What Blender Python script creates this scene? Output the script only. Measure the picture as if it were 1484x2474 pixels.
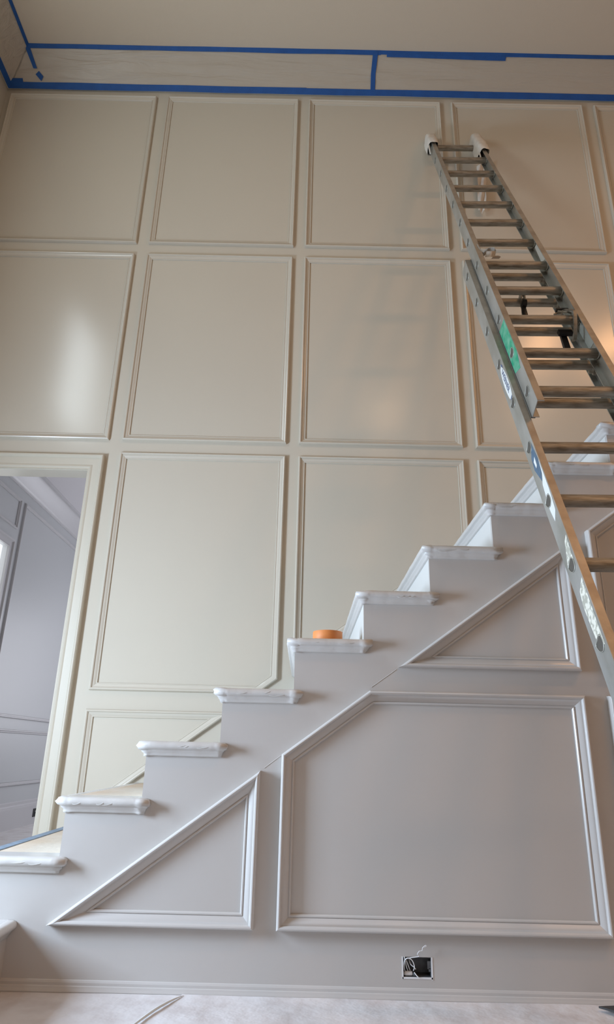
import bpy, bmesh, math, random
from mathutils import Vector, Matrix, noise
random.seed(7)
for o in list(bpy.data.objects): bpy.data.objects.remove(o)
SC = bpy.context.scene
COL = SC.collection

# ------------------------------------------------------------------ camera
cam_d = bpy.data.cameras.new('camera'); cam = bpy.data.objects.new('camera', cam_d); COL.objects.link(cam)
cam_d.sensor_fit = 'VERTICAL'; cam_d.sensor_height = 36.0; cam_d.lens = 1575.8/2474*36.0
cam_d.clip_start = 0.05
Rr = Vector((0.99973608, -0.00512007, 0.02239534)); Ru = Vector((-0.0227835, -0.3459819, 0.93796452)); Rf = Vector((-0.00294594, 0.93822722, 0.34600724))
cam.matrix_world = Matrix(((Rr.x, Ru.x, -Rf.x, 0), (Rr.y, Ru.y, -Rf.y, 0), (Rr.z, Ru.z, -Rf.z, 0.8075), (0, 0, 0, 1)))
SC.camera = cam

# ------------------------------------------------------------------ world, light, exposure
vs = SC.view_settings
vs.view_transform = 'Standard'; vs.look = 'None'; vs.gamma = 1.0; vs.use_curve_mapping = False
vs.exposure = -0.04
w = bpy.data.worlds.new('world'); SC.world = w; w.use_nodes = True
bg = w.node_tree.nodes['Background']; bg.inputs[0].default_value = (0.92, 0.96, 1.0, 1); bg.inputs[1].default_value = 1.3

def area(name, loc, direction, sx, sy, power, color):
    L = bpy.data.lights.new(name, 'AREA'); L.shape = 'RECTANGLE'; L.size = sx; L.size_y = sy; L.energy = power; L.color = color
    o = bpy.data.objects.new(name, L); COL.objects.link(o); o.location = loc
    o.rotation_euler = Vector(direction).to_track_quat('-Z', 'Y').to_euler()
    return o
DAY = (0.72, 0.86, 1.0)
WARM = (1.0, 0.50, 0.22)
area('entry_daylight', (-2.62, 1.95, 1.22), (1, 0.0, 0), 0.60, 0.95, 142, (0.63, 0.79, 1.0))      # glazed entry door, left wall
area('upper_window_daylight', (-2.62, 1.45, 4.70), (1, 0, 0), 0.80, 1.3, 40, (0.84, 0.95, 1.0))
area('front_window_daylight', (0.9, -2.98, 1.1), (0, 1, 0), 1.1, 0.9, 4, (0.95, 0.92, 1.0))
area('far_room_daylight', (-0.9, 9.35, 1.75), (0, -1, 0), 1.9, 1.8, 62, (0.88, 0.90, 1.0))

# ------------------------------------------------------------------ materials
def mat(name, color, rough=0.5, metal=0.0, bump=0.0, bscale=60.0, vary=0.0, vscale=8.0, stretch=None, spec=0.5, color2=None, thresh=None, coat=0.0):
    m = bpy.data.materials.new(name); m.use_nodes = True; nt = m.node_tree
    b = nt.nodes['Principled BSDF']
    b.inputs['Base Color'].default_value = (*color, 1); b.inputs['Roughness'].default_value = rough; b.inputs['Metallic'].default_value = metal
    b.inputs['Specular IOR Level'].default_value = spec
    if coat: b.inputs['Coat Weight'].default_value = coat; b.inputs['Coat Roughness'].default_value = 0.25
    tc = nt.nodes.new('ShaderNodeTexCoord'); mp = nt.nodes.new('ShaderNodeMapping'); nt.links.new(tc.outputs['Object'], mp.inputs[0])
    if stretch: mp.inputs['Scale'].default_value = stretch
    if bump:
        n = nt.nodes.new('ShaderNodeTexNoise'); n.inputs['Scale'].default_value = bscale; n.inputs['Detail'].default_value = 3
        bp = nt.nodes.new('ShaderNodeBump'); bp.inputs['Strength'].default_value = bump; bp.inputs['Distance'].default_value = 0.01
        nt.links.new(mp.outputs[0], n.inputs['Vector']); nt.links.new(n.outputs['Fac'], bp.inputs['Height']); nt.links.new(bp.outputs[0], b.inputs['Normal'])
    if vary or color2:
        n = nt.nodes.new('ShaderNodeTexNoise'); n.inputs['Scale'].default_value = vscale; n.inputs['Detail'].default_value = 6
        cr = nt.nodes.new('ShaderNodeValToRGB')
        c2 = color2 or tuple(c*(1-vary) for c in color)
        lo, hi = thresh or (0.35, 0.65)
        cr.color_ramp.elements[0].position = lo; cr.color_ramp.elements[0].color = (*c2, 1)
        cr.color_ramp.elements[1].position = hi; cr.color_ramp.elements[1].color = (*color, 1)
        nt.links.new(mp.outputs[0], n.inputs['Vector']); nt.links.new(n.outputs['Fac'], cr.inputs[0]); nt.links.new(cr.outputs[0], b.inputs['Base Color'])
    return m
M = {}
M['wall'] = mat('satin_wall_paint', (0.60, 0.551, 0.456), 0.20, bump=0.012, bscale=260, vary=0.02, vscale=1.2)
M['casing'] = mat('eggshell_casing_paint', (0.57, 0.52, 0.42), 0.5)
M['farceil'] = mat('far_ceiling_paint', (0.72, 0.70, 0.72), 0.7)
M['warmwall'] = mat('tan_wall_paint', (0.46, 0.39, 0.31), 0.5)
M['trim'] = mat('satin_trim_paint', (0.60, 0.550, 0.458), 0.24)
M['stairpaint'] = mat('satin_stair_paint', (0.54, 0.52, 0.495), 0.30, bump=0.012, bscale=260, vary=0.02, vscale=1.5)
M['stairtrim'] = mat('satin_stair_trim_paint', (0.565, 0.55, 0.53), 0.25)
M['farpaint'] = mat('far_room_wall_paint', (0.52, 0.53, 0.54), 0.45)
M['fartrim'] = mat('far_room_trim_paint', (0.55, 0.54, 0.55), 0.4)
M['ceil'] = mat('ceiling_paint', (0.64, 0.55, 0.435), 0.85, bump=0.08, bscale=180)
M['subfloor'] = mat('floor_boards', (0.42, 0.36, 0.30), 0.6, vary=0.35, vscale=6, stretch=(1, 8, 1))
M['wrap'] = mat('white_masking_wrap', (0.61, 0.595, 0.57), 0.34, bump=0.10, bscale=30, vary=0.02, vscale=20)
M['riser'] = mat('white_riser_paint', (0.70, 0.70, 0.67), 0.40)
M['paper'] = mat('builders_paper', (0.62, 0.50, 0.37), 0.75, bump=0.3, bscale=18, color2=(0.68, 0.60, 0.50), vscale=3)
M['sheet'] = mat('white_drop_paper', (0.72, 0.70, 0.70), 0.6, bump=0.6, bscale=14, color2=(0.60, 0.56, 0.55), vscale=7, thresh=(0.3, 0.55))
M['blue'] = mat('blue_painters_tape', (0.008, 0.09, 0.34), 0.6, bump=0.3, bscale=200, vary=0.15, vscale=10)
M['paleblue'] = mat('pale_blue_tape', (0.27, 0.36, 0.47), 0.6, vary=0.3, vscale=30)
M['alu'] = mat('dull_aluminium', (0.56, 0.57, 0.55), 0.42, metal=0.75, bump=0.1, bscale=40, color2=(0.42, 0.42, 0.38), vscale=9, stretch=(1, 1, 0.5))
M['alutan'] = mat('tan_aluminium_flange', (0.44, 0.40, 0.34), 0.5, metal=0.5, bump=0.1, bscale=40, color2=(0.33, 0.29, 0.24), vscale=14)  # browner tone than the web, for the front face of the rails
M['rung'] = mat('grimy_ribbed_aluminium', (0.36, 0.335, 0.285), 0.55, metal=0.35, bump=0.2, bscale=30, color2=(0.16, 0.135, 0.10), vscale=13, stretch=(1.0, 6, 6), thresh=(0.26, 0.60))
M['swage'] = mat('bright_aluminium_ring', (0.50, 0.50, 0.45), 0.45, metal=0.7)
M['hole'] = mat('dark_cavity_gap_shade', (0.09, 0.08, 0.065), 0.7)  # near-black tone painting the shade in rung ends and the rail gap
M['black'] = mat('black_rubber', (0.012, 0.012, 0.013), 0.5)
M['steel'] = mat('cast_steel', (0.42, 0.40, 0.35), 0.45, metal=0.7, color2=(0.2, 0.17, 0.13), vscale=25)
M['green'] = mat('green_paint', (0.01, 0.30, 0.16), 0.45, color2=(0.16, 0.42, 0.28), vscale=22)
M['cloth'] = mat('white_cotton', (0.74, 0.70, 0.63), 0.85, bump=0.4, bscale=30, vary=0.12, vscale=14)
M['label'] = mat('white_sticker', (0.74, 0.76, 0.74), 0.5)
M['torn'] = mat('torn_sticker_residue', (0.74, 0.72, 0.62), 0.7, color2=(0.42, 0.41, 0.34), vscale=60, thresh=(0.44, 0.52), stretch=(1, 1, 1))
M['navy'] = mat('navy_print', (0.07, 0.10, 0.20), 0.5)
M['slate'] = mat('slate_blue_sticker', (0.10, 0.17, 0.25), 0.5, vary=0.3, vscale=40)
M['plate'] = mat('pale_label_film', (0.55, 0.62, 0.62), 0.4)
M['orange'] = mat('orange_tape_side', (0.76, 0.27, 0.075), 0.55, vary=0.06, vscale=30)
M['boxsteel'] = mat('galvanised_box', (0.13, 0.135, 0.14), 0.5, metal=0.3, vary=0.3, vscale=60)
M['boxdark'] = mat('box_inside', (0.05, 0.05, 0.05), 0.6, metal=0.2)
M['wire'] = mat('painted_wire', (0.78, 0.79, 0.80), 0.45)
M['frame'] = mat('white_window_frame', (0.80, 0.81, 0.82), 0.4)

def film_mat():
    m = bpy.data.materials.new('masking_film'); m.use_nodes = True; nt = m.node_tree
    b = nt.nodes['Principled BSDF']; b.inputs['Base Color'].default_value = (0.62, 0.545, 0.45, 1); b.inputs['Roughness'].default_value = 0.38
    tr = nt.nodes.new('ShaderNodeBsdfTransparent'); mx = nt.nodes.new('ShaderNodeMixShader'); mx.inputs[0].default_value = 0.72
    nt.links.new(tr.outputs[0], mx.inputs[1]); nt.links.new(b.outputs[0], mx.inputs[2]); nt.links.new(mx.outputs[0], nt.nodes['Material Output'].inputs[0])
    tc = nt.nodes.new('ShaderNodeTexCoord'); mp = nt.nodes.new('ShaderNodeMapping'); mp.inputs['Scale'].default_value = (0.7, 6, 6)
    n = nt.nodes.new('ShaderNodeTexNoise'); n.inputs['Scale'].default_value = 2.5; n.inputs['Detail'].default_value = 4; n.inputs['Distortion'].default_value = 0.6
    bp = nt.nodes.new('ShaderNodeBump'); bp.inputs['Strength'].default_value = 0.8; bp.inputs['Distance'].default_value = 0.03
    nt.links.new(tc.outputs['Object'], mp.inputs[0]); nt.links.new(mp.outputs[0], n.inputs['Vector']); nt.links.new(n.outputs['Fac'], bp.inputs['Height']); nt.links.new(bp.outputs[0], b.inputs['Normal'])
    return m
M['film'] = film_mat()
def glass_mat():
    m = bpy.data.materials.new('window_glass'); m.use_nodes = True; nt = m.node_tree
    nt.nodes.remove(nt.nodes['Principled BSDF'])
    tr = nt.nodes.new('ShaderNodeBsdfTransparent'); gl = nt.nodes.new('ShaderNodeBsdfGlossy'); gl.inputs['Roughness'].default_value = 0.02
    mx = nt.nodes.new('ShaderNodeMixShader')
    mx.inputs[0].default_value = 0.06; nt.links.new(tr.outputs[0], mx.inputs[1]); nt.links.new(gl.outputs[0], mx.inputs[2]); nt.links.new(mx.outputs[0], nt.nodes['Material Output'].inputs[0])
    return m
M['glass'] = glass_mat()
def emit_mat(name, c, s):
    m = bpy.data.materials.new(name); m.use_nodes = True; nt = m.node_tree; b = nt.nodes['Principled BSDF']
    b.inputs['Base Color'].default_value = (*c, 1); b.inputs['Emission Color'].default_value = (*c, 1); b.inputs['Emission Strength'].default_value = s
    return m
M['lamp'] = emit_mat('warm_lamp_lens', (1.0, 0.62, 0.34), 12)

# ------------------------------------------------------------------ helpers
def obj(name, bm, m, parent=None, smooth=False, inv=None, auto=None):
    bmesh.ops.recalc_face_normals(bm, faces=bm.faces)
    me = bpy.data.meshes.new(name); bm.to_mesh(me); bm.free()
    for p in me.polygons: p.use_smooth = smooth
    me.materials.append(M[m])
    if auto is not None: me.set_sharp_from_angle(angle=math.radians(auto))
    o = bpy.data.objects.new(name, me); COL.objects.link(o)
    if parent: o.parent = parent
    return o
def empty(name, loc=(0, 0, 0)):
    o = bpy.data.objects.new(name, None); COL.objects.link(o); o.location = loc; o.empty_display_size = 0.1
    return o
def tag(o, label, cat, group=None, kind=None):
    o['label'] = label; o['category'] = cat
    if group: o['group'] = group
    if kind: o['kind'] = kind
    return o
def struct(o, label=None):
    o['kind'] = 'structure'
    if label: o['label'] = label
    return o
def bx(bm, x0, x1, y0, y1, z0, z1):
    v = [bm.verts.new((x, y, z)) for x in (x0, x1) for y in (y0, y1) for z in (z0, z1)]
    for f in ((0, 1, 3, 2), (4, 6, 7, 5), (0, 4, 5, 1), (2, 3, 7, 6), (0, 2, 6, 4), (1, 5, 7, 3)): bm.faces.new([v[i] for i in f])
    return v
def new(): return bmesh.new()
def tube(bm, pts, r, seg=8, closed=False, caps=True):
    pts = [Vector(p) for p in pts]; n = len(pts); rings = []
    up = Vector((0.13, 0.21, 0.97)).normalized(); prev = None
    for i, p in enumerate(pts):
        a = pts[i-1] if (i > 0 or closed) else p; b = pts[(i+1) % n] if (i < n-1 or closed) else p
        t = (b-a).normalized()
        if prev is None:
            u = t.cross(up)
            if u.length < 0.05: u = t.cross(Vector((1, 0, 0)))
        else: u = prev - t*prev.dot(t)
        u.normalize(); prev = u; v = t.cross(u)
        rr = r[i] if isinstance(r, (list, tuple)) else r
        rings.append([bm.verts.new(p + (u*math.cos(k*2*math.pi/seg) + v*math.sin(k*2*math.pi/seg))*rr) for k in range(seg)])
    m = n if closed else n-1
    for i in range(m):
        A, B = rings[i], rings[(i+1) % n]
        for k in range(seg): bm.faces.new((A[k], A[(k+1) % seg], B[(k+1) % seg], B[k]))
    if caps and not closed:
        bm.faces.new(rings[0][::-1]); bm.faces.new(rings[-1])
def smoothpts(P, n=6):
    P = [Vector(p) for p in P]; out = []
    for i in range(len(P)-1):
        p0 = P[max(i-1, 0)]; p1 = P[i]; p2 = P[i+1]; p3 = P[min(i+2, len(P)-1)]
        for k in range(n):
            t = k/n
            out.append(0.5*((2*p1) + (p2-p0)*t + (2*p0-5*p1+4*p2-p3)*t*t + (-p0+3*p1-3*p2+p3)*t**3))
    out.append(P[-1]); return out
def prism(bm, poly, f0, f1):
    """poly 2-D points, f0/f1 map (u,v) to 3-D on the two end planes"""
    a = [bm.verts.new(f0(*p)) for p in poly]; b = [bm.verts.new(f1(*p)) for p in poly]; n = len(poly)
    bm.faces.new(a); bm.faces.new(b[::-1])
    for i in range(n): bm.faces.new((a[i], b[i], b[(i+1) % n], a[(i+1) % n]))
def inset_poly(poly, d):
    n = len(poly); out = []
    A = sum(poly[i][0]*poly[(i+1) % n][1]-poly[(i+1) % n][0]*poly[i][1] for i in range(n)); s = 1 if A > 0 else -1
    for i in range(n):
        p = Vector(poly[i]); a = Vector(poly[i-1]); b = Vector(poly[(i+1) % n])
        d1 = (p-a).normalized(); d2 = (b-p).normalized()
        n1 = Vector((-d1.y, d1.x))*s; n2 = Vector((-d2.y, d2.x))*s
        m = (n1+n2); m = m/ (m.length_squared) * 2
        out.append(p + m*d)
    return out
def frame(poly, prof, f):
    """moulding frame: prof = [(inset, height)], f(u,v,h)->3-D"""
    bm = new(); rings = []
    for ins, h in prof: rings.append([bm.verts.new(f(p[0], p[1], h)) for p in inset_poly(poly, ins)])
    n = len(poly)
    for A, B in zip(rings[:-1], rings[1:]):
        for i in range(n): bm.faces.new((A[i], A[(i+1) % n], B[(i+1) % n], B[i]))
    return bm
def clip(poly, a, b, side=1):
    """keep v >= a*u+b"""
    out = []; n = len(poly); g = lambda p: (p[1]-a*p[0]-b)*side
    for i in range(n):
        p, q = poly[i], poly[(i+1) % n]
        if g(p) >= 0: out.append(p)
        if (g(p) >= 0) != (g(q) >= 0):
            t = g(p)/(g(p)-g(q)); out.append((p[0]+(q[0]-p[0])*t, p[1]+(q[1]-p[1])*t))
    return out

# ------------------------------------------------------------------ constants of the place (metres, floor at z = 0)
D1, D2 = 2.7207, 3.9072          # stair side plane, back wall plane
XL, XR, YF, ZC = -2.60, 5.50, -3.05, 6.18
XS, WN, RS, NB, TT = -1.467, 0.2845, 0.2064, 0.1632, 0.0548
SL = RS/WN
def sx(k): return XS + k*WN
def zu(k): return NB + k*RS       # underside of tread k
def zt(k): return NB + k*RS + TT  # top of tread k

# ------------------------------------------------------------------ room shell
bm = new(); bx(bm, -3.2, XR+.15, YF-.15, D2+.125, -0.12, 0); struct(obj('floor', bm, 'subfloor'))
bm = new(); bx(bm, XL-.15, XR+.15, YF-.15, D2+.125, ZC, ZC+.12); struct(obj('ceiling', bm, 'ceil'))
OX0, OX1, OZ = -2.42, -1.450, 2.502      # cased opening to the next room
bm = new()
bx(bm, OX1, XR+.15, D2, D2+.125, 0, ZC); bx(bm, XL-.15, OX0, D2, D2+.125, 0, ZC); bx(bm, OX0, OX1, D2, D2+.125, OZ, ZC)
bmesh.ops.remove_doubles(bm, verts=bm.verts, dist=1e-5)
struct(obj('wall_back', bm, 'wall'))
def wall_holes(name, axis, c0, c1, u0, u1, z0, z1, holes, m):
    """solid wall between c0..c1 on axis, with rectangular holes (ua,ub,za,zb) that do not share columns"""
    bm = new(); holes = sorted(holes); cur = u0
    def B(a, b, za, zb):
        if b-a > 1e-4 and zb-za > 1e-4:
            (bx(bm, c0, c1, a, b, za, zb) if axis == 'x' else bx(bm, a, b, c0, c1, za, zb))
    us = sorted({u0, u1, *[h[0] for h in holes], *[h[1] for h in holes]})
    for a, b in zip(us[:-1], us[1:]):
        hs = sorted([(h[2], h[3]) for h in holes if h[0] <= a+1e-6 and h[1] >= b-1e-6]); z = z0
        for za, zb in hs: B(a, b, z, za); z = zb
        B(a, b, z, z1)
    return struct(obj(name, bm, m))
wall_holes('wall_left', 'x', XL-.15, XL, YF-.15, D2, 0, ZC, [(1.00, 2.45, 0.15, 2.10), (0.98, 1.92, 4.0, 5.40)], 'wall')
wall_holes('wall_right', 'x', XR, XR+.15, YF-.15, D2, 0, ZC, [(-1.0, 0.4, 1.5, 3.0)], 'warmwall')
wall_holes('wall_front', 'y', YF-.15, YF, XL, XR, 0, ZC, [(0.3, 1.5, 0.6, 1.6)], 'warmwall')
def window(name, axis, c, u0, u1, z0, z1, nu, nz, label, F=.05):
    e = struct(empty(name, (c, (u0+u1)/2, z0) if axis == 'x' else ((u0+u1)/2, c, z0)), label)
    ox, oy, oz = e.location
    def B(bm, a, b, za, zb, t):
        (bx(bm, -t, t, a-oy, b-oy, za-oz, zb-oz) if axis == 'x' else bx(bm, a-ox, b-ox, -t, t, za-oz, zb-oz))
    bm = new()
    B(bm, u0, u1, z0, z0+F, .03); B(bm, u0, u1, z1-F, z1, .03); B(bm, u0, u0+F, z0, z1, .03); B(bm, u1-F, u1, z0, z1, .03)
    for i in range(1, nu): u = u0+(u1-u0)*i/nu; B(bm, u-.02, u+.02, z0+F, z1-F, .018)
    for i in range(1, nz): z = z0+(z1-z0)*i/nz; B(bm, u0+F, u1-F, z-.015, z+.015, .016)
    obj('window_frame', bm, 'frame', e)
    bm = new(); B(bm, u0+F, u1-F, z0+F, z1-F, .004); obj('pane', bm, 'glass', e)
window('window_1', 'x', XL-.10, 1.00, 2.45, 0.15, 2.10, 3, 3, 'tall glazed entry in the left wall')
window('window_2', 'x', XL-.10, 0.98, 1.92, 4.0, 5.40, 1, 2, 'upper window in the left wall')
window('window_3', 'y', YF-.10, 0.3, 1.5, 0.6, 1.6, 2, 2, 'front window behind the viewer')
window('window_4', 'x', XR+.10, -1.0, 0.4, 1.5, 3.0, 2, 2, 'window in the right wall')

# panel mouldings on the back wall
WPROF = [(0, 0), (0, .014), (.003, .022), (.008, .025), (.013, .023), (.016, .0165), (.018, .016), (.027, .012), (.036, .0065), (.037, .0085), (.041, .0085), (.043, .005), (.043, 0)]
fw = lambda u, v, h: (u, D2-h, v)
Z = 0.8075
rows = [(3.5512+Z, 5.0801+Z), (1.9155+Z, 3.4526+Z), (0.3122+Z, 1.8254+Z)]
cols = [(-2.555, -1.338), (-1.2481, -.1609), (-.0769, 1.0106), (1.098, 2.1848), (2.279, 3.366), (3.46, 4.547)]
bL = 1.18+SL*.192           # stair pitch line on the back wall
tn = 0
def trim(bm, m='trim', label=None, smooth=False, auto=30):
    global tn
    tn += 1; return struct(obj('trim_%d' % tn, bm, m, smooth=True, auto=auto), label)
for ri, (z0, z1) in enumerate(rows):
    for ci, (x0, x1) in enumerate(cols):
        if ri == 2 and ci == 0: continue
        P = clip([(x0, z0), (x1, z0), (x1, z1), (x0, z1)], SL, bL)
        if len(P) < 3 or ci > 3 and ri == 2: continue
        if min((Vector(P[i])-Vector(P[i-1])).length for i in range(len(P))) < .06:
            P = [p for i, p in enumerate(P) if (Vector(P[i])-Vector(P[i-1])).length >= .06]
        trim(frame(P, WPROF, fw), label='picture moulding panel on the back wall')
lowp = clip([(-1.2481, .30), (-.16, .30), (-.16, .2065+Z), (-1.2481, .2065+Z)], SL, bL)
trim(frame(lowp, WPROF, fw), label='low picture moulding panel beside the opening')

# casing round the opening + jamb
CPROF = [(0, 0), (0, .030), (.006, .036), (.014, .036), (.020, .028), (.024, .020), (.045, .018), (.070, .014), (.078, .018), (.086, .018), (.092, .012), (.100, .012), (.100, 0)]
def casing(x0, x1, zt_, prof, f):
    bm = new(); rings = []
    for ins, h in prof:
        P = [(x1-ins, 0), (x1-ins, zt_-ins), (x0+ins, zt_-ins), (x0+ins, 0)]
        rings.append([bm.verts.new(f(p[0], p[1], h)) for p in P])
    for A, B in zip(rings[:-1], rings[1:]):
        for i in range(3): bm.faces.new((A[i], A[i+1], B[i+1], B[i]))
    return bm
trim(casing(-2.525, -1.347, 2.607, CPROF, fw), 'casing', label='painted casing round the opening to the next room')
trim(casing(-2.525, -1.347, 2.607, CPROF, lambda u, v, h: (u, D2+.125+h, v)), 'fartrim', label='casing on the far side of the opening')

# crown moulding: back + left walls
CR = [(0, -.222), (.010, -.222), (.014, -.210), (.030, -.200), (.045, -.180), (.075, -.135), (.120, -.085), (.160, -.055), (.175, -.040), (.180, -.022), (.198, -.018), (.200, 0)]
bm = new(); rings = []
for e, dz in CR:
    rings.append([bm.verts.new(p) for p in ((XL+e, YF, ZC+dz), (XL+e, D2-e, ZC+dz), (XR-e, D2-e, ZC+dz), (XR-e, YF, ZC+dz))])
for A, B in zip(rings[:-1], rings[1:]):
    for i in range(3): bm.faces.new((A[i], A[i+1], B[i+1], B[i]))
trim(bm, label='wide crown moulding under the ceiling')

# ------------------------------------------------------------------ next room seen through the opening
X3, Y3a, Y3b, Z3 = -3.0, D2+.125, 9.5, 3.52
bm = new(); bx(bm, X3, 2.0, Y3a, Y3b, -0.12, 0.0); struct(obj('floor_far_room', bm, 'sheet'))
bm = new(); bx(bm, X3-.15, 2.0, Y3a, Y3b, Z3, Z3+.12); struct(obj('ceiling_far_room', bm, 'farceil'))
wall_holes('wall_far_left', 'x', X3-.035, X3, Y3a, Y3b, 0, Z3, [(5.15, 6.25, 0.62, 2.69)], 'farpaint')
wall_holes('wall_far_back', 'y', Y3b, Y3b+.15, X3-.15, 2.15, 0, Z3, [(-1.9, 0.1, 0.8, 2.7)], 'farpaint')
bm = new(); bx(bm, 2.0, 2.15, Y3a, Y3b, 0, Z3); struct(obj('wall_far_right', bm, 'farpaint'))
window('window_5', 'x', X3-.018, 5.15, 6.25, 0.62, 2.69, 1, 2, 'bright window in the next room', .014)
window('window_6', 'y', Y3b+.08, -1.9, 0.1, 0.8, 2.7, 3, 2, 'window at the far end of the next room')
f3 = lambda u, v, h: (X3+h, u, v)
FPROF = [(0, 0), (0, .014), (.006, .022), (.014, .022), (.020, .012), (.032, .010), (.034, .0), (.035, 0)]
for P in ([(6.45, 1.07), (8.70, 1.07), (8.70, 3.21), (6.45, 3.21)], [(6.45, .42), (8.70, .42), (8.70, .962), (6.45, .962)], [(5.05, 2.885), (6.345, 2.885), (6.345, 3.21), (5.05, 3.21)]):
    trim(frame(P, FPROF, f3), 'fartrim', label='panel moulding in the next room')
bm = new(); rings = []
for ins, h in [(0, 0), (0, .03), (.02, .034), (.03, .02), (.075, .018), (.085, .024), (.09, .024), (.09, 0)]:
    P = [(6.325-ins, .53+ins), (6.325-ins, 2.762-ins), (5.06+ins, 2.762-ins), (5.06+ins, .53+ins)]
    rings.append([bm.verts.new(f3(p[0], p[1], h)) for p in P])
for A, B in zip(rings[:-1], rings[1:]):
    for i in range(4): bm.faces.new((A[i], A[(i+1) % 4], B[(i+1) % 4], B[i]))
trim(bm, 'fartrim', label='casing of the bright window in the next room')
bm = new(); rings = []
for e, dz in [(0, -.20), (.012, -.20), (.016, -.185), (.03, -.175), (.035, -.165), (.09, -.09), (.13, -.05), (.14, -.03), (.165, -.028), (.17, 0)]:
    rings.append([bm.verts.new((X3+e, y, Z3+dz)) for y in (Y3a, Y3b)])
for A, B in zip(rings[:-1], rings[1:]): bm.faces.new((A[0], A[1], B[1], B[0]))
trim(bm, 'fartrim', label='crown moulding in the next room')
bm = new(); prism(bm, [(0, 0), (.022, 0), (.022, .19), (.018, .215), (.010, .225), (.010, .25), (0, .26)], lambda u, v: (X3+u, Y3a, v), lambda u, v: (X3+u, Y3b, v))
struct(obj('baseboard_far', bm, 'fartrim'))
# little open socket box in that baseboard
e = tag(empty('outlet_box', (X3+.022, 7.985, .115)), 'small open black socket box low on the far room wall, seen through the opening', 'outlet box')
bm = new(); bx(bm, 0, .006, -.055, -.047, -.038, .038); bx(bm, 0, .006, .047, .055, -.038, .038); bx(bm, 0, .006, -.055, .055, .034, .042); bx(bm, 0, .006, -.055, .055, -.042, -.034); obj('box_rim', bm, 'boxdark', e)
bm = new(); bx(bm, .0005, .003, -.047, .047, -.034, .034); obj('box_shade_plate', bm, 'black', e)  # flat plate, its black painted in for the shade inside the box
bm = new(); tube(bm, smoothpts([(.003, .0, .01), (.02, .01, .02), (.025, .03, .0), (.01, .035, -.02)]), .006, 6); obj('wire', bm, 'wire', e, True)

# ------------------------------------------------------------------ staircase
NT = 15
st = tag(empty('staircase', (-1.467, D1, 0)), 'cream panelled staircase rising to the right against the back wall', 'staircase')
SO = Vector(st.location)
def sob(name, bm, m, parent=None, smooth=False, auto=None):
    bmesh.ops.translate(bm, verts=bm.verts, vec=-SO)
    return obj(name, bm, m, parent or st, smooth, auto=auto)
# side wall with a hole for the junction box
HX0, HX1, HZ0, HZ1 = .368, .472, .0715, .1345
bm = new()
for k in range(0, NT):
    x0, x1, z1 = sx(k), sx(k+1), zu(k)
    if k == NT-1: x1 = XR-.012
    if x0 < HX0 < x1:
        bx(bm, x0, HX0, D1, D1+.018, 0, z1); bx(bm, HX1, x1, D1, D1+.018, 0, z1)
        bx(bm, HX0, HX1, D1, D1+.018, 0, HZ0); bx(bm, HX0, HX1, D1, D1+.018, HZ1, z1)
    else: bx(bm, x0, x1, D1, D1+.018, 0, z1)
sob('side_panel', bm, 'stairpaint')
for k in range(0, NT):
    z0 = zt(k-1) if k else 0
    bm = new(); bx(bm, sx(k), sx(k)+.018, D1+(.018 if k else 0), D2-.002, z0, zu(k)); sob('riser', bm, 'riser')
    bm = new(); bx(bm, sx(k)+.0185, sx(k)+.02, D1, D1+.0, 0, 0) if False else None; bm.free()
bm = new(); bx(bm, sx(NT-1), XR-.012, D1, D2-.002, zu(NT-1), zt(NT-1)); sob('landing', bm, 'stairtrim')

NPROF = [(.0, 0), (.020, 0), (.028, -.003), (.0335, -.009), (.035, -.016), (.0335, -.023), (.028, -.029), (.020, -.031), (.0195, -.034), (.017, -.038), (.0125, -.043), (.009, -.049), (.008, -.054), (0, -.0548)]
def nose(path, ztop, seed, jit=.0008, step=.0065):
    """sweep the nosing profile along path (plan points, profile to the LEFT-outer side), crinkled like taped-on wrap"""
    rnd = random.Random(seed); P = [Vector(p) for p in path]; n = len(P)
    # outward mitre vectors
    dirs = [(P[i+1]-P[i]).normalized() for i in range(n-1)]; nor = [Vector((d.y, -d.x)) for d in dirs]
    stations = []
    for i in range(n-1):
        L = (P[i+1]-P[i]).length; c = max(1, int(L/step))
        m0 = nor[i] if i == 0 else (nor[i-1]+nor[i])/(1+nor[i-1].dot(nor[i]))
        m1 = nor[i] if i == n-2 else (nor[i]+nor[i+1])/(1+nor[i].dot(nor[i+1]))
        for j in range(c + (1 if i == n-2 else 0)):
            t = j/c; p = P[i].lerp(P[i+1], t)
            # mitre only over the profile width near the corner
            dist0 = t*L; dist1 = (1-t)*L
            v = nor[i].copy(); off = Vector((0, 0))
            corner = min(dist0 if i > 0 else 9, dist1 if i < n-2 else 9)
            if i > 0 and j == 0: v = m0
            stations.append((p, v, corner))
    bm = new(); rings = []
    for p, v, cd in stations:
        ring = []
        k = jit*(1+5.5*math.exp(-(cd/.016)**2))
        for q, (e, dz) in enumerate(NPROF):
            nz = noise.noise_vector(Vector((p.x*22+seed*7.1, p.y*22, (ztop+dz)*45+q*.25)))
            n2 = noise.noise_vector(Vector((p.x*120+seed*3.3, p.y*120, (ztop+dz)*150)))*(.0045*math.exp(-(cd/.014)**2))
            nz = nz + n2/max(k, 1e-6)
            ee = e + nz.x*k*1.6*(1 if e > .004 else 0); zz = ztop+dz + nz.y*k*(1 if 0 < q < len(NPROF)-1 else 0)
            ring.append(bm.verts.new((p.x+v.x*ee, p.y+v.y*ee, zz)))
        rings.append(ring)
    for A, B in zip(rings[:-1], rings[1:]):
        for i in range(len(NPROF)-1): bm.faces.new((A[i], A[i+1], B[i+1], B[i]))
    bm.faces.new(rings[0]); bm.faces.new(rings[-1][::-1])
    return bm
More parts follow.
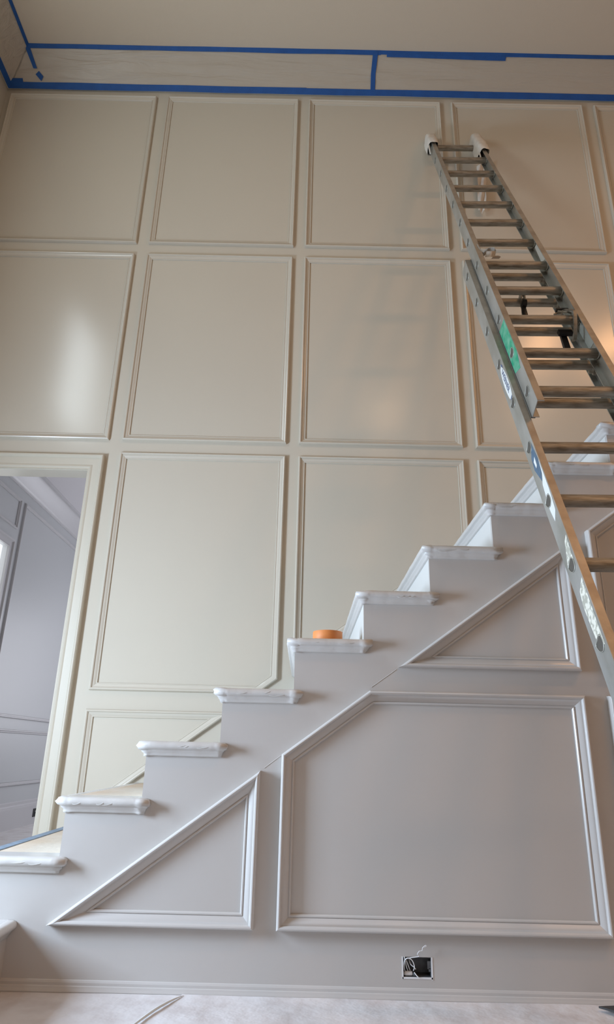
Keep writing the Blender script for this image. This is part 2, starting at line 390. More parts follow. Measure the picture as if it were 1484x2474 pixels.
def ridge(pts, r=.0016):
    bm = new(); q = smoothpts(pts, 5); tube(bm, q, [r*math.sin(math.pi*(i+.4)/(len(q)+.2))+.0002 for i in range(len(q))], 6); return bm
for k in range(0, NT-1):
    bm = new()
    xa, xb = sx(k), sx(k+1)
    if k == 0: bx(bm, xa, -1.05, 2.06, D2-.002, zu(k)+.001, zt(k))
    else: bx(bm, xa, xb+.002, D1, D2-.002, zu(k)+.001, zt(k))
    t = sob('tread', bm, 'stairtrim')
    if k == 0:
        path = [(xa, D2-.004), (xa, 2.20), (xa+.045, 2.10), (xa+.12, 2.055), (-1.050, 2.05), (-1.050, D1-.001)]
    else:
        path = [(xa, D2-.004), (xa, D1), (xb, D1), (xb, D1+.0005)]
    if k:   # the return ends on the side wall: sweep front and close with its mitred end
        path = [(xa, D2-.004), (xa, D1), (xb, D1), (xb+.0001, D1+.004)]
        bm = nose(path, zt(k), k)
    else: bm = nose(path, zt(k), k)
    wr = sob('nosing_wrap', bm, 'wrap', t, True); wr['label'] = 'stair nosing wrapped in creased white masking'
    rnd = random.Random(100+k)
    if k:
        for j in range(3):
            x0 = rnd.uniform(xa+.0, xb-.09); y = D1-.0345; z = zt(k)-rnd.uniform(.014, .028); L = rnd.uniform(.03, .08)
            bm = ridge([(x0, y+.002, z), (x0+L*.3, y-.0002, z-.003), (x0+L*.7, y-.0002, z), (x0+L, y+.002, z+.006)], .0011)
            sob('wrap_crease', bm, 'wrap', t, True)
# starting step body with rounded end
bm = new(); prism(bm, [(XS, D1), (XS, 2.20), (XS+.045, 2.10), (XS+.12, 2.055), (-1.046, 2.05), (-1.046, D1)], lambda u, v: (u, v, 0), lambda u, v: (u, v, NB+.001))
sob('starting_step', bm, 'stairpaint')
# paper on the lower treads
for k in (0, 1, 2):
    bm = new(); nx, ny = 14, 34
    x0, x1 = sx(k)+.004, sx(k+1)-.002; y0, y1 = D1+.075, D2-.01
    g = [[bm.verts.new((x0+(x1-x0)*i/nx, y0+(y1-y0)*j/ny, zt(k)+(-.001 if i in (0, nx) or j in (0, ny) else .0008+.0010*abs(noise.noise(Vector((i*.6, j*.35, k*5))))))) for j in range(ny+1)] for i in range(nx+1)]
    for i in range(nx):
        for j in range(ny): bm.faces.new((g[i][j], g[i+1][j], g[i+1][j+1], g[i][j+1]))
    o = sob('paper_cover', bm, 'paper', None, True); o['label'] = 'tan protective paper taped on the step'
bm = new(); bx(bm, sx(1)-.026, sx(1)+.012, D1-.01, D2-.01, zt(1)+.0005, zt(1)+.0035); sob('tread_tape', bm, 'paleblue')['label'] = 'pale blue tape along the step edge'

# bolection mouldings on the stair side
SPROF = [(0, 0), (0, .020), (.0015, .027), (.005, .032), (.009, .0335), (.0135, .032), (.017, .027), (.018, .022), (.020, .0215), (.027, .018), (.034, .013), (.042, .0075), (.043, .0075), (.0435, .0105), (.048, .0105), (.051, .007), (.052, .003), (.052, 0)]
fs = lambda u, v, h: (u, D1-h, v)
z0a, zb1, zb2, zc0 = .2075, .7997, 1.0473, 1.1418
panels = [[(-.9071, z0a), (-.1646, z0a), (-.1646, .738)],
          [(-.0841, z0a), (1.122, z0a), (1.122, zb2), (.2611, zb2), (-.0841, zb1)],
          [(.3807, zc0), (1.122, zc0), (1.122, 1.678)],
          [(1.2153, zc0), (2.40, zc0), (2.40, 2.607), (1.2153, 1.747)],
          [(1.2182, z0a), (2.40, z0a), (2.40, zb2), (1.2182, zb2)],
          [(2.50, z0a), (4.6, z0a), (4.6, zb2), (2.50, zb2)]]
for P in panels: sob('panel_moulding', frame(P, SPROF, fs), 'stairtrim', None, True, auto=24)
# skirting along the stair side
bm = new(); prism(bm, [(0, 0), (.016, 0), (.016, .010), (.012, .018), (.010, .024), (.006, .026), (.006, .034), (.003, .040), (0, .042)], lambda u, v: (-1.045, D1-u, v), lambda u, v: (XR-.012, D1-u, v))
sob('baseboard', bm, 'stairtrim')
# a faint joint line between the mouldings
for (x0, zA, x1, zB) in ((-.150, .748, -.090, .793), (.270, 1.062, .372, 1.134)):
    bm = new(); tube(bm, [(x0, D1, zA), (x1, D1, zB)], .0014, 6); sob('joint_bead', bm, 'stairpaint')

# ------------------------------------------------------------------ junction box in the stair side
jb = tag(empty('junction_box', ((HX0+HX1)/2, D1, HZ0)), 'open metal electrical box with loose white wires low in the stair side', 'electrical box')
JO = Vector(jb.location)
def job(name, bm, m, smooth=False, parent=None, label=None):
    bmesh.ops.translate(bm, verts=bm.verts, vec=-JO); o = obj(name, bm, m, parent or jb, smooth)
    if label: o['label'] = label
    return o
bm = new(); t = .0015; a, b, c, d = HX0+.001, HX1-.001, HZ0+.001, HZ1-.001; y0, y1 = D1+.002, D1+.055
bx(bm, a, a+t, y0, y1, c, d); bx(bm, b-t, b, y0, y1, c, d); bx(bm, a, b, y0, y1, c, c+t); bx(bm, a, b, y0, y1, d-t, d); bx(bm, a, b, y1, y1+t, c, d)
job('box_shell', bm, 'boxsteel')
bm = new()
for (xa, xb, za, zb) in ((a-.003, a+.0015, c-.004, d+.002), (b-.0015, b+.004, c-.006, d+.001), (a-.002, b+.003, c-.004, c+.0015)):
    bx(bm, xa, xb, D1-.0012, D1+.003, za, zb)
job('plaster_edge', bm, 'wire', label='ragged white edge of the cut hole')
bm = new(); bx(bm, b-.014, b-.002, D1+.004, D1+.006, .098, .122); bx(bm, b-.010, b-.002, D1+.004, D1+.006, .09, .10); job('mounting_tab', bm, 'boxsteel')
def wp(px, py, dy=0.0): # inside-of-hole coordinates: fractions of the hole
    return (HX0+(HX1-HX0)*px, D1+dy, HZ0+(HZ1-HZ0)*py)
W = [[wp(.12, .15, .02), wp(.06, .5, .004), wp(.08, .85, -.004), wp(.2, .97, -.008), wp(.33, .85, -.008), wp(.4, .55, -.004), wp(.38, .3, .01)],
     [wp(.22, .2, .02), wp(.14, .5, .006), wp(.1, .78, .0), wp(.06, 1.03, -.004)],
     [wp(.3, .2, .02), wp(.22, .5, .008), wp(.14, .8, .004), wp(.1, .8, .02)],
     [wp(.24, .9, .02), wp(.28, .65, .004), wp(.4, .5, .002), wp(.45, .4, .004)],
     [wp(.2, .92, .004), wp(.3, .98, -.004), wp(.55, 1.08, -.012), wp(.50, 1.18, -.014), wp(.56, 1.34, -.016), wp(.66, 1.38, -.016), wp(.68, 1.52, -.018), wp(.78, 1.64, -.018), wp(.80, 1.60, -.018), wp(.72, 1.55, -.018)],
     [wp(.40, .25, .004), wp(.47, .12, -.002), wp(.52, .06, -.004)]]
for i, p in enumerate(W):
    bm = new(); tube(bm, smoothpts(p, 6), .0016 if i != 4 else .0013, 7); job('wire', bm, 'wire', True, label='white insulated wire' if i == 4 else None)
bm = new(); tube(bm, [wp(.05, .16, .016), wp(.12, .16, .012), wp(.32, .17, .012), wp(.34, .17, .012)], [.006, .0075, .0075, .006], 14); job('cable_clamp', bm, 'wire', True)
bm = new(); tube(bm, [wp(.36, .14, .010), wp(.44, .14, .006)], .0055, 6); job('clamp_nut', bm, 'boxsteel')

# ------------------------------------------------------------------ paper on the floor
def sheet(name, x0, x1, y0, y1, z, edge=None, seed=0, nx=90, ny=34, label='', amp=.004):
    bm = new(); g = []
    for i in range(nx+1):
        r = []
        for j in range(ny+1):
            v = j/ny; y = y0+(y1-y0)*v
            xa = x0 if edge is None else x0+edge(v)
            x = xa+(x1-xa)*i/nx
            h = noise.noise(Vector((x*2.2+seed, y*5.0, seed)))*.6 + abs(noise.noise(Vector((x*7+seed, y*9+3, 2))))*.35
            zz = z+amp*(h+.5)
            if v > .93: zz += .004*((v-.93)/.07)**2
            r.append(bm.verts.new((x, y, max(zz, z))))
        g.append(r)
    for i in range(nx):
        for j in range(ny): bm.faces.new((g[i][j], g[i+1][j], g[i+1][j+1], g[i][j+1]))
    bmesh.ops.translate(bm, verts=bm.verts, vec=(-(x0+x1)/2, -(y0+y1)/2, 0))
    o = obj(name, bm, 'sheet', None, True); o.location = ((x0+x1)/2, (y0+y1)/2, 0)
    return tag(o, label, 'floor paper')
sheet('drop_sheet', -1.03, -.36, 1.2, D1-.018, .0008, seed=3, label='crumpled white protective paper on the floor beside the starting step')
sheet('drop_sheet', -.53, 2.6, 1.2, D1-.018, .0045, edge=lambda v: .13*max(0, (v-.80)/.2)**1.4, seed=9, nx=160, label='long white protective paper on the floor under the electrical box')
# curled torn edge where the two papers overlap
bm = new()
cp = smoothpts([(-.53, 2.30, .013), (-.500, 2.42, .014), (-.462, 2.55, .014), (-.425, 2.64, .013), (-.395, 2.69, .012)], 6)
tube(bm, cp, [.0042*math.sin(math.pi*(i+1)/(len(cp)+1)) for i in range(len(cp))], 8)
tag(obj('paper_flap', bm, 'label', None, True), 'curled lifted paper edge between the two floor papers', 'floor paper')
bm = new(); prism(bm, [(1.02, 2.648), (1.10, 2.660), (1.085, 2.652), (1.075, 2.60), (1.12, 2.52), (1.105, 2.52), (1.055, 2.61)], lambda u, v: (u, v, .018), lambda u, v: (u, v, .024))
tag(obj('paper_scrap', bm, 'boxdark'), 'dark folded tear in the floor paper at the lower right', 'paper scrap')

# ------------------------------------------------------------------ masking of the crown
NB_ = Vector((0, -.216, -.2)).normalized()    # faces down and into the room
def bp_(x, s, lift=0):    # point on the crown film: s = 0 at the wall, 1 at the ceiling
    return Vector((x, 3.897-.2*s, 5.962+.216*s)) + NB_*lift
def lp_(y, s, lift=0):
    return Vector((-2.59+.2*s, y, 5.962+.216*s)) + Vector((.216, 0, -.2)).normalized()*lift
def film(name, pf, u0, u1, s0, s1, label, seed, nu=140, ns=10, mitre=None):
    bm = new(); g = []
    for i in range(nu+1):
        r = []
        for j in range(ns+1):
            s = s0+(s1-s0)*j/ns; ua = u0 if mitre is None else u0+.2*s*mitre; u = ua+(u1-ua)*i/nu
            env = math.sin(math.pi*min(max((s-.02)/.96, 0), 1))
            h = .012+.008*env*noise.noise(Vector((u*1.3+seed, s*5.5+math.sin(u*1.7)*.6, seed)))+.003*env*noise.noise(Vector((u*8+seed, s*9, 1)))
            r.append(bm.verts.new(pf(u, s, h)))
        g.append(r)
    for i in range(nu):
        for j in range(ns): bm.faces.new((g[i][j], g[i+1][j], g[i+1][j+1], g[i][j+1]))
    return tag(obj(name, bm, 'film', None, True), label, 'masking film', 'plastic films over the crown')
film('masking_film', bp_, -2.57, .45, .03, .97, 'rippled clear plastic film over the crown left of the upright tape', 1, mitre=1)
film('masking_film', bp_, .452, 5.2, .03, .97, 'rippled clear plastic film over the crown right of the upright tape', 5, nu=200)
film('masking_film', lp_, 3.885, -1.0, .03, .97, 'plastic film over the crown of the left wall', 8, nu=200, mitre=-1)

TAPE = 'blue tape strips masking the crown'
def tape(pts_a, pts_b, nrm, label, thick=.0012, m='blue'):
    """ribbon between two edges"""
    bm = new(); n = len(pts_a); nv = Vector(nrm).normalized()*thick
    A = [bm.verts.new(p) for p in pts_a]; B = [bm.verts.new(p) for p in pts_b]; A2 = [bm.verts.new(Vector(p)+nv) for p in pts_a]; B2 = [bm.verts.new(Vector(p)+nv) for p in pts_b]
    for i in range(n-1):
        bm.faces.new((A[i], A[i+1], B[i+1], B[i])); bm.faces.new((A2[i], B2[i], B2[i+1], A2[i+1]))
        bm.faces.new((A[i], A2[i], A2[i+1], A[i+1])); bm.faces.new((B[i], B[i+1], B2[i+1], B2[i]))
    bm.faces.new((A[0], B[0], B2[0], A2[0])); bm.faces.new((A[-1], A2[-1], B2[-1], B[-1]))
    c = sum((v.co for v in bm.verts), Vector())/len(bm.verts); bmesh.ops.translate(bm, verts=bm.verts, vec=-c)
    o = obj('masking_tape', bm, m); o.location = c
    return tag(o, label, 'tape', TAPE)
def wob(x, s, a=.010): return a*noise.noise(Vector((x*2.3, s*13, 4)))
def strip_b(x0, x1, s0, s1, lift, label, n=40, s0b=None, s1b=None):
    xs = [x0+(x1-x0)*i/n for i in range(n+1)]
    s0b = s0 if s0b is None else s0b; s1b = s1 if s1b is None else s1b
    return tape([bp_(x, s0+(s0b-s0)*i/n+wob(x, s0), lift) for i, x in enumerate(xs)], [bp_(x, s1+(s1b-s1)*i/n+wob(x, s1+.3), lift) for i, x in enumerate(xs)], NB_, label)
strip_b(-2.585, -.10, -.03, .135, .0150, 'blue tape along the bottom of the back crown, left length')
strip_b(-.13, 1.45, -.03, .125, .0165, 'blue tape along the bottom of the back crown, middle length below the upright strip')
strip_b(1.42, 5.2, -.03, .125, .0150, 'blue tape along the bottom of the back crown, right length')
strip_b(-2.385, .50, .94, 1.05, .0150, 'blue tape along the ceiling edge of the back crown, left of the upright strip')
strip_b(.48, 5.1, .955, 1.05, .0140, 'blue tape along the ceiling edge of the back crown, running to the right')
strip_b(.55, 1.52, .90, .985, .0170, 'wider overlapping blue tape piece below the ceiling edge, right of the upright strip', s0b=.865, s1b=.96)
strip_b(-2.575, -2.455, .12, .215, .0165, 'short torn blue tape piece in the left crown corner', n=4)
tape([bp_(.431, .08, .018), bp_(.428, .5, .019), bp_(.437, 1.0, .018)], [bp_(.468, .08, .018), bp_(.466, .5, .019), bp_(.478, 1.0, .018)], NB_, 'upright blue tape strip crossing the back crown')
tape([bp_(-2.405, .98, .0170), bp_(-2.355, .46, .0185)], [bp_(-2.365, .98, .0170), bp_(-2.325, .46, .0185)], NB_, 'blue tape tail hanging down past the crown corner')
tape([bp_(-2.343, .32, .018), bp_(-2.302, .16, .018)], [bp_(-2.312, .40, .018), bp_(-2.280, .27, .018)], NB_, 'small loose blue tape patch on the crown film')
LN = Vector((.216, 0, -.2)).normalized()
ys = [3.885-i*.12 for i in range(41)]
tape([lp_(y, -.03, .015) for y in ys], [lp_(y+.02, .12, .015) for y in ys], LN, 'blue tape along the bottom of the left wall crown')
tape([lp_(y-.19, .95, .015) for y in ys], [lp_(y-.19, 1.04, .015) for y in ys], LN, 'blue tape along the ceiling edge of the left wall crown')

# ------------------------------------------------------------------ ceiling downlights (warm); the last two are added fill, out of view
for i, (x, y) in enumerate([(3.15, .15), (4.10, .20), (3.6, -1.6), (1.2, -1.8)]):
    e = tag(empty('recessed_light', (x, y, ZC)), ['round warm recessed ceiling light, nearest the stair', 'round warm recessed ceiling light by the right wall', 'added unseen warm fill light in the ceiling at the right, further from the stair', 'added unseen warm fill light in the ceiling near the front'][i], 'ceiling light', 'recessed ceiling lights')
    bm = new(); tube(bm, [(.17*math.cos(a*math.pi/16), .17*math.sin(a*math.pi/16), -.003) for a in range(32)], .008, 8, closed=True); obj('trim_ring', bm, 'frame', e, True)
    bm = new(); bmesh.ops.create_circle(bm, cap_ends=True, radius=.165, segments=32); bmesh.ops.translate(bm, verts=bm.verts, vec=(0, 0, -.004)); obj('lens', bm, 'lamp', e)
    L = bpy.data.lights.new('downlight', 'AREA'); L.shape = 'DISK'; L.size = .32; L.energy = [32, 36, 11, 10][i]; L.color = WARM if i < 2 else (1.0, 0.66, 0.40)
    lo = bpy.data.objects.new('downlight_glow', L); COL.objects.link(lo); lo.location = (x, y, ZC-.012)

# ------------------------------------------------------------------ roll of tape
k = 5
e = tag(empty('tape_roll', (.093, D1+.105, zt(5))), 'orange roll of masking tape lying on a wrapped stair tread', 'tape roll')
bm = new(); n = 48; prof = [(.063, .001), (.064, .003), (.064, .045), (.063, .0475), (.040, .0475), (.040, .001)]
R_ = [[bm.verts.new((r*math.cos(a*2*math.pi/n), r*math.sin(a*2*math.pi/n), z)) for r, z in prof] for a in range(n)]
for a_ in range(n):
    for i in range(6): bm.faces.new((R_[a_][i], R_[(a_+1) % n][i], R_[(a_+1) % n][(i+1) % 6], R_[a_][(i+1) % 6]))
obj('tape_winding', bm, 'orange', e, True, auto=40)
bm = new(); R_ = [[bm.verts.new((r*math.cos(a*2*math.pi/n), r*math.sin(a*2*math.pi/n), z)) for r, z in [(.040, .0), (.040, .0485), (.0375, .0485), (.0375, .0)]] for a in range(n)]
for a_ in range(n):
    for i in range(4): bm.faces.new((R_[a_][i], R_[(a_+1) % n][i], R_[(a_+1) % n][(i+1) % 4], R_[a_][(i+1) % 4]))
obj('cardboard_core', bm, 'paper', e, True, auto=40)

# ------------------------------------------------------------------ extension ladder
lad = tag(empty('extension_ladder'), 'worn aluminium extension ladder leaning over the stairs against the back wall', 'ladder')
ax = Vector((0.99987952, -0.01278659, 0.00880077)); nn = Vector((0.01532294, 0.90368786, -0.42791758)); up = Vector((-0.00248154, 0.42800087, 0.90377491))
LM = Matrix(((ax.x, nn.x, up.x, 1.10421706), (ax.y, nn.y, up.y, 1.29748584), (ax.z, nn.z, up.z, 0.034), (0, 0, 0, 1)))
lad.matrix_world = LM
ZS = -.0325/0.904     # shift along the ladder because its foot pads lift the rails off the floor
def lob(name, bm, m, parent=None, smooth=False, label=None, auto=None):
    bmesh.ops.translate(bm, verts=bm.verts, vec=(0, 0, ZS))
    o = obj(name, bm, m, parent or lad, smooth, auto=auto)
    if label: o['label'] = label
    return o
lad.location = Vector((1.10421706, 1.29748584, 0.00155689)) - up*ZS*0
lad.matrix_world = Matrix.Translation(Vector((1.10421706, 1.29748584, 0.00155689)))@LM.to_3x3().to_4x4()
ZS = 0.0
def rail(xw, inward, n0, n1, z0, z1, label, t=.003, fl=.029):
    """C channel: web at xw, flanges pointing inward"""
    s = inward
    P = [(xw, n0), (xw+s*fl, n0), (xw+s*fl, n0+.004), (xw+s*t, n0+.0035), (xw+s*t, n1-.0035), (xw+s*fl, n1-.004), (xw+s*fl, n1), (xw, n1)]
    bm = new(); prism(bm, P, lambda u, v: (u, v, z0), lambda u, v: (u, v, z1))
    web = lob('rail', bm, 'alu', label=label)
    bm = new(); xa, xb = sorted((xw+s*.0012, xw+s*(fl+.0003))); bx(bm, xa, xb, n0-.0009, n0, z0+.001, z1-.001)
    lob('rail_flange', bm, 'alutan', web, label='tan front edge of the rail')
    return web
fly_l = rail(-.205, 1, -.045, .038, 2.34, 5.99, 'left rail of the upper ladder section')
fly_r = rail(.180, -1, -.045, .038, 2.34, 5.99, 'right rail of the upper ladder section')
# the right rail opens toward the rungs: its flange would hide rung ends, so it turns outward there
bas_l = rail(-.2365, 1, .046, .132, .13, 3.86, 'left rail of the lower ladder section')
bm = new(); bx(bm, -.2078, -.19, .0382, .0458, 2.345, 3.85); lob('gap_shade_strip', bm, 'hole', bas_l, label='added dark strip painting the shade between the two left rails')  # added strip; its dark colour stands for the shade between the rails
bas_r = rail(.213, -1, .046, .132, .13, 3.86, 'right rail of the lower ladder section')
def dprof(s=1.0):
    # D section in (n, z): flat tread on top, round below
    P = []
    for i in range(13):
        a = math.pi + math.pi*i/12
        P.append((.0215*s*math.cos(a), .006*s + .031*s*math.sin(a)))
    P += [(.0215*s, .016*s), (.017*s, .0215*s), (-.017*s, .0215*s), (-.0215*s, .016*s)]
    return P
LEAN = -.44
def rungs(x0, x1, nc, z, label=None):
    bm = new(); ca, sa = math.cos(LEAN*.8), math.sin(LEAN*.8)
    P = [(nc+u*ca-v*sa, z+u*sa+v*ca) for u, v in dprof()]
    prism(bm, P, lambda u, v: (x0, u, v), lambda u, v: (x1, u, v))
    r = lob('rung', bm, 'rung', smooth=True, auto=35)
    # swaged ring outside each rail and inside the right rail
    def ring(x, s, rr, mname='swage', nm='rung_collar'):
        bm = new(); Q = [(nc+u*ca-v*sa, z+u*sa+v*ca) for u, v in dprof(s)]
        tube(bm, [(x, u, v) for u, v in Q], rr, 6, closed=True); return lob(nm, bm, mname, r, True)
    ring(x0-.0012, 1.06, .0016); ring(x1-.006, 1.16, .0026); ring(x0+.034, 1.12, .002)
    # solid cap, its dark colour painting the shade in the hollow rung end
    bm = new(); Q = [(nc+u*ca-v*sa, z+u*sa+v*ca) for u, v in dprof(.92)]
    prism(bm, Q, lambda u, v: (x0-.0012, u, v), lambda u, v: (x0-.0002, u, v)); lob('rung_end_shade', bm, 'hole', r, label='dark cap painted as the shade in the hollow rung end')
    return r
for kk in range(0, 12): rungs(-.205, .178, 0.0, 5.8185-.3048*kk)
for kk in range(7, 19): rungs(-.2365, .211, .085, 5.8585-.3048*kk)
# feet
for xw in (-.222, .198):
    bm = new(); prism(bm, [(.040, .24), (.138, .24), (.155, .125), (.150, .105), (.035, .052), (.030, .07)], lambda u, v: (xw-.028, u, v), lambda u, v: (xw+.028, u, v))
    f = lob('foot', bm, 'steel')
    bm = new(); prism(bm, [(.025, .042), (.027, .034), (.160, .098), (.158, .106)], lambda u, v: (xw-.034, u, v), lambda u, v: (xw+.034, u, v)); lob('rubber_pad', bm, 'black', f)

# rung locks, rope pulley
def flat_bar(bm, pts, hw, th=.004):
    """bar of width 2*hw (local x) following pts"""
    q = [Vector(p) for p in pts]; L = []
    for i, p in enumerate(q):
        t = (q[min(i+1, len(q)-1)]-q[max(i-1, 0)]).normalized(); nr = t.cross(Vector((1, 0, 0))).normalized()*th
        L.append([bm.verts.new(p+Vector((sx_*hw, 0, 0))+nr*sn) for sx_, sn in ((-1, -1), (1, -1), (1, 1), (-1, 1))])
    for A, B in zip(L[:-1], L[1:]):
        for k_ in range(4): bm.faces.new((A[k_], A[(k_+1) % 4], B[(k_+1) % 4], B[k_]))
    bm.faces.new(L[0][::-1]); bm.faces.new(L[-1])
bm = new(); X_ = .132
flat_bar(bm, [(X_, .010, 3.180), (X_, -.016, 3.146), (X_, -.040, 3.095), (X_, -.060, 3.045), (X_, -.045, 3.022), (X_, -.020, 2.990), (X_, .012, 2.958), (X_, .030, 2.952), (X_, .048, 2.968)], .0075, .006)
lk = lob('rung_lock', bm, 'steel', label='cast rung lock hook on the right rail')
bm = new(); tube(bm, [(X_-.03, .0, 3.165), (X_-.012, -.02, 3.12), (X_-.008, -.03, 3.10)], .0045, 7); tube(bm, [(X_-.045, .012, 3.150), (X_-.035, -.012, 3.110), (X_-.035, -.02, 3.10)], .004, 7); tube(bm, [(X_-.05, .010, 3.152), (X_, .008, 3.182), (.176, .02, 3.19)], .005, 7)
tube(bm, [(X_+.005, -.03, 3.03), (.176, -.01, 3.05)], .006, 7); lob('lock_bracket', bm, 'steel', lk)
bm = new(); prism(bm, [(.060, 3.055), (.074, 3.055), (.095, 2.955), (.078, 2.950)], lambda u, v: (.100, u, v), lambda u, v: (.128, u, v)); lob('lock_tongue', bm, 'black', lk, label='black lock tongue')
bm = new(); bx(bm, .085, .150, .040, .0595, 3.03, 3.06); lob('lock_pivot', bm, 'black', lk)
bm = new(); bx(bm, .10, .16, .0, .02, 3.186, 3.20); lob('lock_stop', bm, 'black', lk)
bm = new(); prism(bm, [(-.02, 3.20), (.012, 3.21), (.030, 3.10), (.010, 3.075), (-.018, 3.10)], lambda u, v: (-.178, u, v), lambda u, v: (-.166, u, v)); lob('rung_lock', bm, 'steel', label='cast rung lock on the left rail')
bm = new(); flat_bar(bm, [(-.010, .060, 3.455), (-.012, .054, 3.42), (-.022, .056, 3.36)], .003, .014); flat_bar(bm, [(.012, .060, 3.455), (.006, .054, 3.42), (-.004, .056, 3.36)], .003, .014); bx(bm, -.013, .014, .054, .060, 3.44, 3.475)
pl = lob('pulley_bracket', bm, 'steel')
bm = new(); tube(bm, [(-.018, .062, 3.365), (.004, .062, 3.365)], .022, 20); lob('pulley_wheel', bm, 'black', pl, True, auto=40)
bm = new(); tube(bm, [(-.008, .075, 3.36), (-.014, .082, 3.29), (-.016, .085, 3.235)], [.012, .015, .013], 10); lob('pulley_strap', bm, 'black', pl, True)
# guide blocks on the right between the sections
for z in (3.60, 3.31, 2.70):
    bm = new(); bx(bm, .148, .176, .036, .060, z-.012, z+.012); tube(bm, [(.13, .05, z), (.178, .05, z)], .007, 8); lob('guide_bracket', bm, 'steel')
# white rag tied at a rung
rg = tag(empty('cotton_rag'), 'small knotted white rag looped over a ladder rung at the left rail', 'rag')
rg.matrix_world = lad.matrix_world
def rib(bm, pts, wdt, wdir=(0.3, -1, 0.2)):
    q = smoothpts(pts, 6); wv = Vector(wdir).normalized()*wdt; a = []
    for p in q: a.append((bm.verts.new(p-wv*.5), bm.verts.new(p+wv*.5)))
    for A, B in zip(a[:-1], a[1:]): bm.faces.new((A[0], A[1], B[1], B[0]))
    bmesh.ops.solidify(bm, geom=bm.faces[:], thickness=.003)
bm = new(); rib(bm, [(-.163, -.036, 3.86), (-.186, -.045, 3.86), (-.183, -.045, 3.78), (-.168, -.04, 3.74)], .014); obj('rag_loop', bm, 'cloth', rg, True)
bm = new(); rib(bm, [(-.168, -.04, 3.74), (-.14, -.045, 3.77), (-.112, -.05, 3.765), (-.105, -.045, 3.73), (-.13, -.05, 3.715), (-.16, -.045, 3.725)], .03, (0.1, -1, .5)); obj('rag_knot', bm, 'cloth', rg, True)
bm = new(); rib(bm, [(-.105, -.03, 3.74), (-.10, -.035, 3.715), (-.11, -.03, 3.70)], .05, (1, .1, .3)); obj('rag_tail', bm, 'cloth', rg, True)

# cloth mitts over the ladder top
def mitt(name, xc, label, seed, zlow):
    e = tag(empty(name), label, 'ladder mitt', 'cloth mitts on the ladder top')
    e.matrix_world = lad.matrix_world
    bm = new(); seg = 22; rings = []
    prof = [(zlow, .036, .060), (zlow+.05, .042, .066), (zlow+.13, .044, .064), (5.98, .040, .056), (6.02, .034, .046), (6.045, .022, .028), (6.055, .006, .009)]
    nz_ = 5
    pr = []
    for a, b in zip(prof[:-1], prof[1:]):
        for t in range(nz_): pr.append(tuple(a[i]+(b[i]-a[i])*t/nz_ for i in range(3)))
    pr.append(prof[-1])
    for z, rx, ry in pr:
        ring = []
        for s in range(seg):
            a = s*2*math.pi/seg; c, d = math.cos(a), math.sin(a)
            k_ = (abs(c)**4+abs(d)**4)**(-.25)
            f = 1+.10*noise.noise(Vector((c*1.6+seed, d*1.6, z*16)))
            zz = z + (.035*noise.noise(Vector((c+seed, d, 5)))-(.05 if d < 0 else 0)*abs(d) if z < zlow+.03 else 0)
            yy = -.0035+d*k_*ry*f
            ring.append(bm.verts.new((xc+c*k_*rx*f, min(yy, .046), zz)))
        rings.append(ring)
    for A, B in zip(rings[:-1], rings[1:]):
        for s in range(seg): bm.faces.new((A[s], A[(s+1) % seg], B[(s+1) % seg], B[s]))
    bm.faces.new(rings[-1])
    obj('mitt_body', bm, 'cloth', e, True)
    bm = new(); tube(bm, smoothpts([(xc-.03, -.03, zlow+.01), (xc-.034, -.02, zlow-.06), (xc-.030, .0, zlow-.12)]), [.006]*13, 6); obj('mitt_string', bm, 'cloth', e, True)
    return e
mitt('ladder_mitt', -.193, 'off-white cloth mitt on the left ladder rail tip', 1, 5.79)
mitt('ladder_mitt', .168, 'off-white cloth mitt on the right ladder rail tip', 6, 5.62)
# pale cloth hanging behind the top rungs at the right
hc = tag(empty('hanging_cloth', (1.30, 3.86, 5.18)), 'pale pinkish cloth strip hanging behind the top rungs of the ladder', 'cloth')
bm = new(); g = []
for i in range(25):
    z = -.47*i/24; wd = .075*(1-.25*i/24); r = []
    for j in range(7):
        u = j/6-.5; r.append(bm.verts.new((-.03*i/24+u*wd+.006*noise.noise(Vector((i*.3, j, 2))), .012*math.sin(u*9+i*.35)+.010, z+(.012*math.sin(j*1.7) if i == 24 else 0))))
    g.append(r)
for A, B in zip(g[:-1], g[1:]):
    for j in range(6): bm.faces.new((A[j], A[j+1], B[j+1], B[j]))
obj('cloth_strip', bm, 'cloth', hc, True)

# stickers and paint on the rails
def quad_x(x, nz, m, name, parent, label=None, th=.0007, sgn=-1):
    bm = new(); xa = x; xb = x+sgn*th
    prism(bm, nz, lambda u, v: (xa, u, v), lambda u, v: (xb, u, v)); return lob(name, bm, m, parent, label=label)
quad_x(-.205, [(-.043, 3.00), (.035, 3.02), (.036, 2.66), (-.02, 2.62), (-.043, 2.72)], 'green', 'paint_mark', fly_l, 'green paint band on the rail')
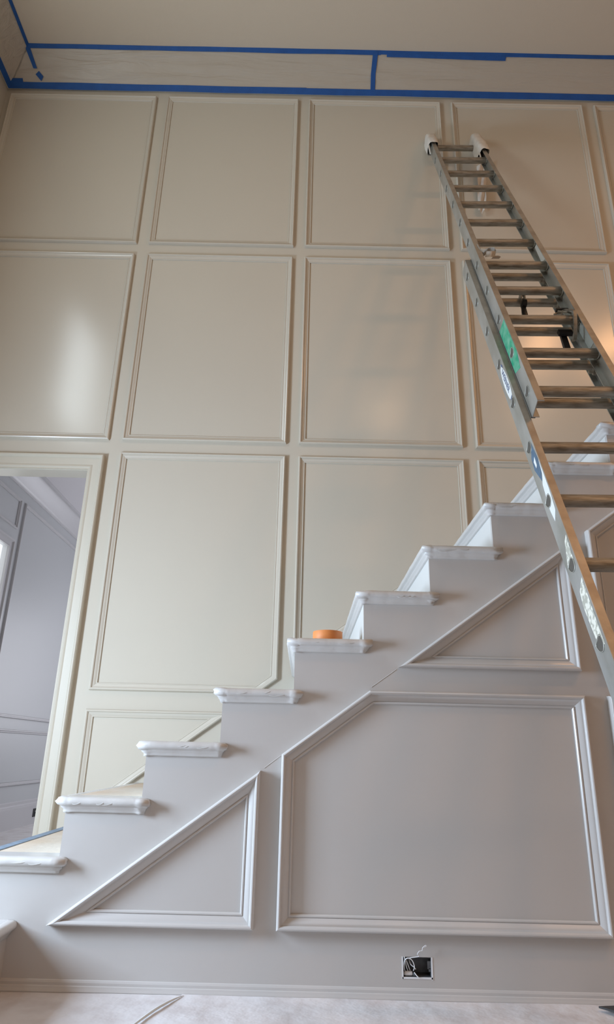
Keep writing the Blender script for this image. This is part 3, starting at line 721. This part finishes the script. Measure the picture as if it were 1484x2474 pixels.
# oval maker's badge
zc, nc_ = 2.655, .082
ov = [(nc_+.026*math.cos(a*math.pi/18)*(1), zc+.125*math.sin(a*math.pi/18)) for a in range(36)]
bd = quad_x(-.2365, ov, 'label', 'badge', bas_l, 'white oval badge with dark lettering')
ov2 = [(nc_+.026*math.cos(a*math.pi/18), zc+.125*math.sin(a*math.pi/18)) for a in range(24, 31)]
quad_x(-.2373, ov2, 'navy', 'badge_tip', bd, 'navy tip of the badge')
def text_x(s, x, nc0, z0, size, m, parent, nm='lettering', shear=0.0, flip=1):
    cu = bpy.data.curves.new('t', 'FONT'); cu.body = s; cu.size = size; cu.extrude = .0003; cu.align_x = 'CENTER'; cu.align_y = 'CENTER'; cu.shear = shear
    to = bpy.data.objects.new('t', cu); COL.objects.link(to); bpy.context.view_layer.update()
    me = bpy.data.meshes.new_from_object(to.evaluated_get(bpy.context.evaluated_depsgraph_get())); bpy.data.objects.remove(to)
    # text x runs down the rail, text y points toward the front flange; seen from the left (-x)
    for v in me.vertices:
        tx, ty, tz = v.co; v.co = (x-tz-.0004, nc0-ty, z0-tx)
    me.materials.clear(); me.materials.append(M[m]); o = bpy.data.objects.new(nm, me); COL.objects.link(o); o.parent = parent
    return o
text_x('WERNER', -.2374, nc_-.002, zc+.012, .038, 'navy', bd)
quad_x(-.2365, [(.062, 2.765), (.072, 2.805), (.078, 2.800), (.070, 2.765), (.090, 2.745), (.086, 2.738), (.066, 2.752)], 'navy', 'badge_mark', bd, 'small dark mark above the badge')
s1 = quad_x(-.2365, [(.060, 2.20), (.100, 2.15), (.106, 2.09), (.080, 2.00), (.062, 2.03), (.052, 2.10)], 'slate', 'sticker', bas_l, 'torn slate blue sticker')
quad_x(-.2373, [(.070, 2.13), (.090, 2.12), (.086, 2.08), (.074, 2.085)], 'label', 'sticker_print', s1, 'pale print on the blue sticker')
quad_x(-.2365, [(.050, 2.09), (.060, 2.02), (.085, 1.985), (.098, 1.86), (.090, 1.80), (.060, 1.83), (.050, 1.93)], 'label', 'sticker', bas_l, 'pale torn sticker')
quad_x(-.2365, [(.052, 1.70), (.075, 1.69), (.112, 1.615), (.104, 1.585), (.062, 1.60)], 'torn', 'sticker', bas_l, 'scraped sticker residue')
quad_x(-.2365, [(.052, 1.515), (.095, 1.49), (.106, 1.44), (.098, 1.285), (.060, 1.27)], 'torn', 'sticker', bas_l, 'long scraped sticker residue')
quad_x(.1765, [(-.038, 3.93), (.012, 3.96), (.026, 3.78), (-.034, 3.72)], 'label', 'sticker', fly_r, 'pale scuffed sticker inside the rail', .0007)
quad_x(.1765, [(-.040, 3.06), (.034, 3.09), (.034, 2.86), (-.020, 2.84), (-.040, 2.90)], 'plate', 'sticker', fly_r, 'pale blue sticker inside the rail', .0007)
